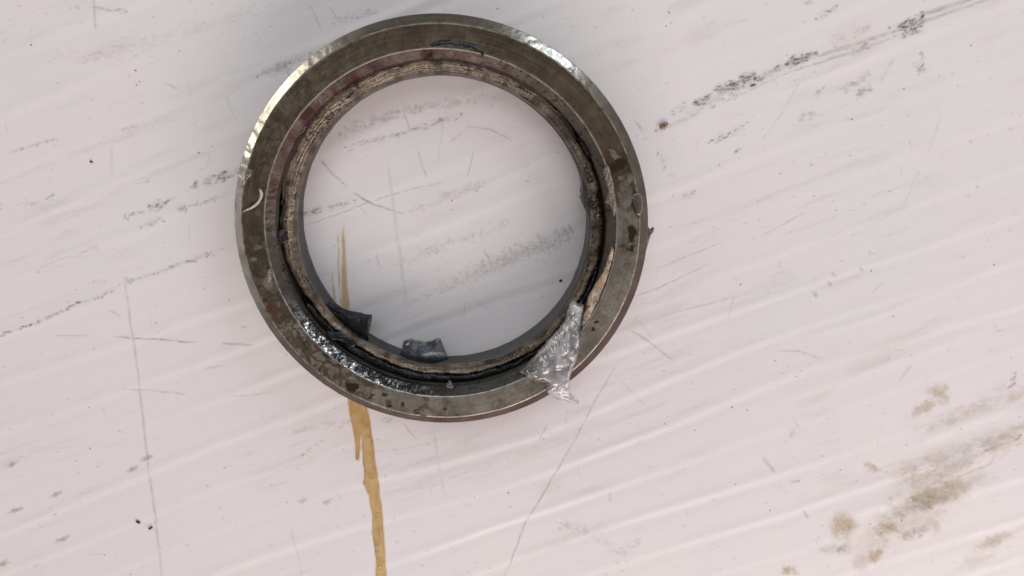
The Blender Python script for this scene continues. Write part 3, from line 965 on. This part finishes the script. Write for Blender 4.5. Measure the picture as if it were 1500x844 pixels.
def drape(name, outline, z0, thick, edge_px, mat, parent=None, seed=0., step=1.0, rough=.5, tip=None, attrs=None, fold=0.0, strokes=()):
    """blob of paste with a drawn outline, lying on the ring; upper and lower skin"""
    pts = [tuple(map(float, p)) for p in outline]
    p = np.array(pts)
    gx = np.arange(p[:, 0].min() - 3, p[:, 0].max() + 3.01, step)
    gy = np.arange(p[:, 1].min() - 3, p[:, 1].max() + 3.01, step)
    QX, QY = np.meshgrid(gx, gy, indexing='ij')
    sd = poly_sdf(QX + 1.4 * (fbm(QX / 7 + seed, QY / 7, 281, 3) - .5), QY + 1.4 * (fbm(QX / 7, QY / 7 + seed, 282, 3) - .5), pts)
    G = back(QX.ravel()[0], QY.ravel()[0], z0)
    d = FW * FPX + RT * (QX[..., None] - 750) - UP * (QY[..., None] - 422)
    P = CAM + d * ((z0 - CAM[2]) / d[..., 2])[..., None]
    r = np.hypot(P[..., 0], P[..., 1])
    base = ring_height(r)
    if tip is not None:
        base = np.where(r > 2.9, tip(r, base), base)
    prof_h = np.sqrt(np.clip(sd / edge_px, 0, 1) * (2 - np.clip(sd / edge_px, 0, 1)))
    nz = fbm(QX / 10 + seed, QY / 9 + seed, 283, 2)
    nz2 = fbm(QX / 7 + .8 * nz + seed, QY / 18 + seed, 285, 2)
    fl = np.sin(nz2 * 14)
    h = thick * prof_h * (1 - rough + rough * 1.7 * nz + fold * np.clip(fl, -.3, 1))
    for st, sw, sh in strokes:
        ds, run_, L_ = seg_dist(QX + 1.5 * (nz - .5), QY, st)
        h = h + sh * np.exp(-(ds / sw) ** 2) * prof_h * np.clip(np.minimum(run_, L_ - run_) / (.3 * L_) + .25, 0, 1)
    top = P.copy()
    top[..., 2] = base + .004 + h
    low = P.copy()
    low[..., 2] = base + .003 * (sd > 0)
    keep = sd > -.7
    idx = np.full(QX.shape, -1)
    idx[keep] = np.arange(keep.sum())
    q = np.stack([idx[:-1, :-1], idx[1:, :-1], idx[1:, 1:], idx[:-1, 1:]], -1).reshape(-1, 4)
    q = q[(q >= 0).all(1)]
    n = int(keep.sum())
    V = np.concatenate([top[keep], low[keep]])
    at = {k: np.concatenate([f(QX, QY, sd, nz)[keep]] * 2) for k, f in (attrs or {}).items()}
    # closed rim
    from collections import Counter
    E = np.sort(np.stack([q, np.roll(q, -1, 1)], -1).reshape(-1, 2), 1)
    dirE = np.stack([q, np.roll(q, -1, 1)], -1).reshape(-1, 2)
    keyE = E[:, 0].astype(np.int64) * 10 ** 7 + E[:, 1]
    uq, ix, ct = np.unique(keyE, return_index=True, return_counts=True)
    be = dirE[ix[ct == 1]]
    rim = np.stack([be[:, 1], be[:, 0], be[:, 0] + n, be[:, 1] + n], -1)
    return mesh_from(name, V, np.concatenate([q[:, ::-1] * 1, q + n, rim[:, ::-1]]), mat, parent, at)


def gel(name, col, alpha, rough, bump=.4, bscale=14, spec=.6, attr_alpha=None, attr_amber=None):
    m = Mat(name)
    c = m.mix(m.ramp(m.noise(7, 4, .6), .35, .7), col, tuple(min(1, v * 1.18) for v in col))
    if attr_amber:
        c = m.mix(m.attr(attr_amber), c, (.20, .13, .075))
    m.base(c, rough, 0, spec)
    m.b.inputs['Subsurface Weight'].default_value = .25
    m.b.inputs['Subsurface Radius'].default_value = (.1, .09, .08)
    out = [nd for nd in m.t.nodes if nd.type == 'OUTPUT_MATERIAL'][0]
    m.bump(m.noise(bscale, 5, .6), bump, .03)
    nrm = m.b.inputs['Normal'].links[0].from_socket
    tr, gl, fr = m.n('ShaderNodeBsdfTransparent'), m.n('ShaderNodeBsdfGlossy'), m.n('ShaderNodeFresnel')
    gl.inputs['Roughness'].default_value = rough
    fr.inputs[0].default_value = 1.47
    m.link(nrm, gl.inputs['Normal'])
    m.link(nrm, fr.inputs['Normal'])
    a, b = m.n('ShaderNodeMixShader'), m.n('ShaderNodeMixShader')
    m.set(a.inputs[0], m.attr(attr_alpha) if attr_alpha else alpha)
    m.link(tr.outputs[0], a.inputs[1])
    m.link(m.b.outputs[0], a.inputs[2])
    m.set(b.inputs[0], m.math('MULTIPLY', fr.outputs[0], 2.1, True))
    m.link(a.outputs[0], b.inputs[1])
    m.link(gl.outputs[0], b.inputs[2])
    m.link(b.outputs[0], out.inputs['Surface'])
    return m.m


clear = gel('clear_grease', (.55, .515, .51), .6, .13, .05, 4, .3, 'opac', 'amber')
G_OUT = [(843.5, 444), (848, 449), (856.5, 450), (855, 465), (850, 486), (851, 501), (847, 520), (842, 534), (837, 548), (835, 562), (836.5, 578), (843.5, 588), (850, 595), (847, 599), (838, 595), (827, 594), (812, 589), (803, 582),
         (798.5, 570), (800, 560), (790, 560), (777, 556), (768, 553), (759, 547), (765, 543), (777, 532), (789, 520), (801, 506), (815, 491), (827, 477), (834, 458), (838, 447)]


def _g(*p):
    return [(680 + x / 4.22, 430 + y / 4.22) for x, y in p]


G_STROKES = [(_g((585, 245), (592, 300), (612, 368)), 1.6, .030), (_g((640, 240), (628, 300), (640, 360)), 1.8, .022), (_g((520, 345), (530, 420)), 1.4, .026),
             (_g((415, 480), (440, 450), (470, 428)), 1.5, .028), (_g((500, 415), (512, 470)), 1.3, .026), (_g((682, 330), (676, 420)), 1.6, .022), (_g((372, 488), (400, 505)), 1.4, .026),
             (_g((545, 590), (575, 630), (610, 655)), 1.8, .034), (_g((640, 530), (650, 585), (640, 630)), 2.2, .040), (_g((530, 540), (525, 600)), 1.5, .028), (_g((672, 672), (712, 702)), 1.6, .030),
             (_g((672, 90), (660, 150), (640, 215)), 1.8, .022), (_g((560, 330), (575, 400), (560, 470)), 2.0, .020), (_g((610, 440), (640, 420)), 1.5, .022)]


def g_opac(qx, qy, sd, nz):
    body_ = np.clip(.26 + .12 * np.clip(sd, 0, 8) / 8 + .8 * (nz - .42), .2, .8)
    left = sst(800, 775, qx)            # thin, nearly transparent wing at the left
    tipz = sst(552, 575, qy) * sst(795, 805, qx)
    neck = sst(480, 450, qy) * .25
    return np.clip(body_ * (1 - .72 * left) + .04 * tipz + neck, .08, .9)


def g_amber(qx, qy, sd, nz):
    rim_ = np.exp(-((sd - 1.0) / 2.0) ** 2)
    return np.clip(rim_ * sst(842, 850, qx) * .9 + sst(545, 556, qy) * sst(806, 790, qx) * .7 + .5 * sst(815, 780, qx) * sst(.45, .65, nz), 0, 1)


smear_o = drape('grease_smear', G_OUT, .90, .095, 10, clear, None, 3.3, .8, .30, lambda r, b: .80 - .16 * np.clip(r - 2.9, 0, 1), dict(opac=g_opac, amber=g_amber), .0, [(p_, w_ * 1.5, h_ * .75) for p_, w_, h_ in G_STROKES])
tag(smear_o, 'clear whitish grease smear draped over the lower right of the ring', 'grease')

# ---- tan crumbly grease along the inner edge at the right
m = Mat('tan_grease')
tc_ = m.mix(m.ramp(m.noise(10, 5, .65), .38, .68), (.40, .27, .175), (.62, .48, .36))
tc_ = m.mix(m.ramp(m.noise(15, 4, .65), .53, .66, 0, .9), tc_, (.07, .048, .03))
m.base(tc_, .26, 0, .6)
m.bump(m.noise(20, 5, .65), .7, .03)
tan_g = m.m
T_OUT = [(896, 362), (899, 366), (898, 378), (894, 390), (891, 402), (886, 416), (881, 428), (877, 440), (872, 448), (866, 462), (858, 474), (853, 478), (855, 465), (861, 452), (862, 440), (868, 428), (877, 413), (885, 400), (889, 386), (893, 374)]
tgo = drape('grease_strip', T_OUT, .88, .045, 3.2, tan_g, None, 8.1, .7, .8, None, None, .5)
tag(tgo, 'shiny tan crumbly grease strip along the inner edge beside the clear smear', 'grease')
U_OUT = [(888, 240), (893, 244), (896, 256), (899, 270), (899, 282), (902, 292), (903, 304), (901, 316), (899, 318), (896, 306), (892, 300), (887, 299), (889, 291), (891, 280), (887, 266), (884, 252)]
ugo = drape('grease_crust', U_OUT, .87, .035, 2.6, gel('crust_grease', (.20, .155, .12), .85, .2, .8, 24), None, 5.2, .7, .9, None, None, .6)
tag(ugo, 'thin glossy brown grease crust on the inner edge at the right', 'grease')

# ---- small dabs
dab1 = drape('grease_dab', [(352, 262), (356, 250), (364, 245), (371, 248), (371, 256), (365, 262), (361, 270), (354, 275), (349, 270)], .86, .045, 4.5, gel('dab_grease', (.34, .28, .22), .22, .12, .6, 16), None, 2.2, .7, .6)
tag(dab1, 'small clear grease dab on the outer rim at the left', 'grease')
dab2 = drape('oil_drop', [(925, 292), (929, 283), (936, 280), (942, 290), (943, 305), (938, 317), (931, 315), (929, 306)], .87, .035, 5, gel('drop_oil', (.10, .07, .045), .55, .08, .3, 16), None, 4.2, .7, .5)
tag(dab2, 'glossy brown oil drop on the outer rim at the right', 'oil')
dab3 = drape('grease_fleck', [(653, 566), (658, 561), (661, 563), (665, 567), (661, 570), (655, 570)], .82, .010, 5, gel('fleck_grease', (.30, .27, .23), .12, .12, .6, 18), None, 6.2, .7, .7)
tag(dab3, 'tiny clear grease fleck on the oily inner slope at the bottom', 'grease')
dab4 = drape('grease_bead', [(389, 410), (391, 398), (396, 392), (400, 398), (399, 409), (394, 414)], .87, .045, 4, gel('bead_grease', (.42, .36, .32), .28, .1, .5, 18), None, 9.2, .7, .7)
tag(dab4, 'small shiny grease bead on the inner edge at the left', 'grease')

# ---- curled pale shaving on the face at the left
m = Mat('pale_shaving')
m.base(m.mix(m.ramp(m.noise(12, 3, .6), .4, .7), (.42, .36, .29), (.62, .56, .48)), .25, 0, .6)
sp = [(355.5, 311), (358, 309), (362, 307.5), (368, 305), (374, 301), (379, 296), (382, 290), (383, 284), (381, 279), (379, 276.5)]
P = np.array([back(x, y, .885) for x, y in sp])
q = np.linspace(0, len(P) - 1, 60)
C = np.stack([np.interp(q, np.arange(len(P)), P[:, i]) for i in range(3)], -1)
C[:, 2] = .884 + .010 * np.sin(q / 9 * np.pi * 1.5)
ta = np.gradient(C, axis=0)
ta /= np.linalg.norm(ta, axis=1)[:, None]
side = np.stack([-ta[:, 1], ta[:, 0], 0 * q], -1)
hw = .005 + .013 * np.sin(np.pi * q / 9) ** 1.2 + .010 * np.exp(-((q - 7.2) / 1.2) ** 2)
ring_ = []
for a in np.linspace(0, 2 * np.pi, 10, endpoint=False):
    ring_.append(C + side * (hw * math.cos(a))[:, None] + np.array([0, 0, 1.0]) * (hw * .7 * math.sin(a))[:, None])
V = np.stack(ring_, 1)
tag(mesh_from('plastic_shaving', V.reshape(-1, 3), grid_quads(60, 10, False, True), m.m), 'thin curled pale plastic shaving on the steel face at the left', 'shaving')

# ------------------------------------------------------------------ oil streak running under the ring
m = Mat('brown_oil')
for nd in list(m.t.nodes):
    if nd.type == 'BSDF_PRINCIPLED':
        m.t.nodes.remove(nd)
out = [nd for nd in m.t.nodes if nd.type == 'OUTPUT_MATERIAL'][0]
tr = m.n('ShaderNodeBsdfTransparent')
df = m.n('ShaderNodeBsdfDiffuse')
gl = m.n('ShaderNodeBsdfGlossy')
gl.inputs['Roughness'].default_value = .5
edge_n = m.ramp(m.noise(4.0, 5, .6), .35, .7)
streak = m.noise(9, 4, .6, m.obj(rad(-6), (1, .12, 1)))
m.set(tr.inputs[0], m.mix(m.ramp(streak, .35, .65), (.93, .78, .50), (.82, .62, .34)))
m.set(df.inputs[0], m.mix(edge_n, (.60, .40, .155), (.74, .55, .27)))
m.set(df.inputs[0], m.mix(m.math('MULTIPLY', m.attr('rim'), .75), df.inputs[0].links[0].from_socket, (.36, .20, .07)))
mx = m.n('ShaderNodeMixShader')
m.set(mx.inputs[0], m.math('MULTIPLY', m.attr('thick'), m.ramp(streak,   .3, .7, .35, .62)))
m.link(tr.outputs[0], mx.inputs[1])
m.link(df.outputs[0], mx.inputs[2])
mx0 = m.n('ShaderNodeMixShader')
tr0 = m.n('ShaderNodeBsdfTransparent')
m.set(mx0.inputs[0], m.ramp(m.attr('thick'), .0, .9))
m.link(tr0.outputs[0], mx0.inputs[1])
mx2 = m.n('ShaderNodeMixShader')
fr_ = m.n('ShaderNodeFresnel')
fr_.inputs[0].default_value = 1.42
m.link(fr_.outputs[0], mx2.inputs[0])
m.link(mx.outputs[0], mx2.inputs[1])
m.link(gl.outputs[0], mx2.inputs[2])
m.link(mx2.outputs[0], mx0.inputs[2])
m.link(mx0.outputs[0], out.inputs['Surface'])
oil_mat = m.m


def surface_height(x, y):
    i = np.clip(np.searchsorted(xs, x) - 1, 0, len(xs) - 2)
    j = np.clip(np.searchsorted(ys, y) - 1, 0, len(ys) - 2)
    return np.maximum(np.maximum(surf_z[i, j], surf_z[i + 1, j]), np.maximum(surf_z[i, j + 1], surf_z[i + 1, j + 1]))


def oil_film(outlines, step=.9):
    allV, allQ, allT, off = [], [], [], 0
    polys = [[tuple(map(float, p)) for p in o] for o in outlines]
    p = np.concatenate([np.array(o) for o in polys])
    gx = np.arange(p[:, 0].min() - 4, p[:, 0].max() + 4, step)
    gy = np.arange(p[:, 1].min() - 4, p[:, 1].max() + 4, step)
    QX, QY = np.meshgrid(gx, gy, indexing='ij')
    wx = QX + 2.2 * (fbm(QX / 8, QY / 12, 291, 3) - .5)
    sd = np.full(QX.shape, -1e9)
    for o in polys:
        sd = np.maximum(sd, poly_sdf(wx, QY, o))
    d = FW * FPX + RT * (QX[..., None] - 750) - UP * (QY[..., None] - 422)
    P = CAM + d * ((.004 - CAM[2]) / d[..., 2])[..., None]
    th = sst(315, 350, QY) * sst(-1.8, 3.4, sd + 3.0 * (fbm(QX / 3.5, QY / 9, 295, 3) - .5))
    lum = np.zeros_like(th)
    rs_ = np.random.RandomState(3)
    for bx, by, br in ((554, 755, 3.6), (556, 833, 3.4), (552, 798, 2), (545, 700, 1.6), (549, 800, 1.6), (538, 624, 2), (553, 808, 1.6), (541, 640, 1.6)):
        dd = np.hypot(QX - bx, QY - by)
        lum += np.exp(-((dd - br) / 1.1) ** 2)
    P[..., 2] = surface_height(P[..., 0], P[..., 1]) + .0015 + .004 * th * (.8 + .4 * fbm(QX / 6, QY / 18, 293, 3)) + .003 * lum
    keep = sd > -1.6
    idx = np.full(QX.shape, -1)
    idx[keep] = np.arange(keep.sum())
    q = np.stack([idx[:-1, :-1], idx[:-1, 1:], idx[1:, 1:], idx[1:, :-1]], -1).reshape(-1, 4)
    q = q[(q >= 0).all(1)]
    tone = np.clip(th * (.55 + .45 * sst(450, 600, QY)) + .2 * lum, 0, 1)
    tone = tone * (1 - .35 * np.exp(-((QX - (531 + (QY - 600) * .05)) / 1.6) ** 2) * sst(640, 600, QY) * (QY > 560))
    rim_o = np.exp(-((sd - 1.6) / 1.3) ** 2) * sst(.35, .6, fbm(QX / 5, QY / 14, 297, 3))
    rim_o = np.maximum(rim_o, sst(.56, .74, fbm(QX / 4, QY / 22, 299, 3)) * .6)
    rim_o = np.clip(np.maximum(rim_o, .9 * lum), 0, 1)
    return mesh_from('oil_streak', P[keep], q[:, ::-1], oil_mat, None, dict(thick=tone[keep], rim=rim_o[keep]))


oil = oil_film([
    [(501, 320), (505, 320), (507, 350), (509, 400), (512, 440), (514, 480), (520, 540), (536, 592), (541, 605), (546, 640), (551, 680), (557, 720), (561, 750), (564, 790), (567, 850), (550, 850), (549, 810), (545, 780), (543, 745), (539, 725), (531, 708), (533, 688), (530, 670), (529, 640), (526, 676), (521, 674), (518, 640), (512, 610), (508, 585), (502, 520), (500, 460), (499, 420), (500, 370)],
    [(494, 338), (497, 336), (498, 370), (500, 450), (498, 460), (494, 400)],
    [(485, 400), (488, 399), (491, 425), (494, 450), (488, 450)]])
tag(oil, 'amber brown oil streak running down the white plastic under the ring', 'oil streak')

# ------------------------------------------------------------------ crumbs and grit


def crumb(name, x, y, l, w, h, rot, mat, seed):
    rs_ = np.random.RandomState(seed)
    n, k = 14, 8
    V = []
    for i in range(n):
        for j in range(k):
            a, b = 2 * np.pi * i / n, np.pi * (j + .5) / k
            s = 1 + rs_.uniform(-.22, .22)
            V.append((math.cos(a) * math.sin(b) * l * s, math.sin(a) * math.sin(b) * w * s, math.cos(b) * h * s))
    V = np.array(V)
    c, s = math.cos(rot), math.sin(rot)
    V = np.stack([V[:, 0] * c - V[:, 1] * s, V[:, 0] * s + V[:, 1] * c, V[:, 2]], -1)
    q = grid_quads(n, k, True, False)
    caps = [(0, j * k, (j + 1) * k) for j in range(1, n - 1)] + [(k - 1, (j + 1) * k + k - 1, j * k + k - 1) for j in range(1, n - 1)]
    o = mesh_from(name, V, q, mat, None, None, True, caps)
    p = back(x, y, 0)
    o.location = (p[0], p[1], float(surface_height(np.array([p[0]]), np.array([p[1]]))[0]) + h * .75)
    return o


m = Mat('dark_crumb')
m.base(m.mix(m.ramp(m.noise(12, 4, .6), .4, .7), (.03, .027, .026), (.09, .08, .075)), .6, 0, .4)
cm = m.m
tag(crumb('crumb', 203, 764, .042, .022, .018, rad(-35), cm, 1), 'dark elongated crumb on the white plastic, the left of a close pair', 'crumb', 'dark crumbs on the plastic')
tag(crumb('crumb', 221, 773, .042, .018, .018, rad(35), cm, 2), 'dark elongated crumb on the white plastic, the right of a close pair', 'crumb', 'dark crumbs on the plastic')
tag(crumb('crumb', 134, 237, .022, .016, .013, rad(-20), cm, 4), 'single dark crumb lying alone on the plastic left of the ring', 'crumb', 'dark crumbs on the plastic')
tag(crumb('crumb', 821, 411, .025, .02, .016, rad(20), cm, 5), 'single dark crumb on the plastic inside the ring at the right', 'crumb', 'dark crumbs on the plastic')
m = Mat('rust_crumb')
m.base(m.mix(m.ramp(m.noise(10, 4, .6), .4, .7), (.26, .16, .10), (.42, .30, .22)), .6, 0, .4)
tag(crumb('rust_crumb', 972, 184, .065, .045, .03, rad(30), m.m, 3), 'small rusty tan crumb at the end of the black streak', 'crumb')

rs = np.random.RandomState(12)
V, Fq = [], []
n_g = 0
for i in range(300):
    x, y = rs.uniform(-7.8, 9.8), rs.uniform(-6.2, 3.5)
    r = math.hypot(x, y)
    if 2.0 < r < 3.0 or vnoise(np.array([x * .9 + 40]), np.array([y * 1.4 + 40]), 97)[0] < rs.uniform(.15, .75):
        continue
    sz = min(.010, .0048 * (1 + rs.pareto(2.6)))
    zz = float(surface_height(np.array([x]), np.array([y]))[0])
    a0 = rs.uniform(0, 6.28)
    el = rs.uniform(1, 1.9)
    o6 = [(el, 0, .4), (0, 1, .5), (-el, 0, .4), (0, -1, .3), (.1, .1, 1.1), (0, 0, -.2)]
    for a, b, c in o6:
        a, b = a * rs.uniform(.7, 1.2), b * rs.uniform(.7, 1.2)
        V.append((x + sz * (a * math.cos(a0) - b * math.sin(a0)), y + sz * (a * math.sin(a0) + b * math.cos(a0)), zz + sz * c))
    for f in ((0, 1, 4), (1, 2, 4), (2, 3, 4), (3, 0, 4), (1, 0, 5), (2, 1, 5), (3, 2, 5), (0, 3, 5)):
        Fq.append([n_g + k for k in f])
    n_g += 6
m = Mat('dark_grit')
m.base(m.mix(m.ramp(m.noise(2.2, 2, .5), .4, .6), (.12, .10, .09), (.26, .20, .15)), .6, 0, .4)
g = mesh_from('grit', np.array(V), None, m.m, None, None, False, np.array(Fq))
g['kind'] = 'stuff'
g['label'] = 'fine dark grit scattered over the white plastic'
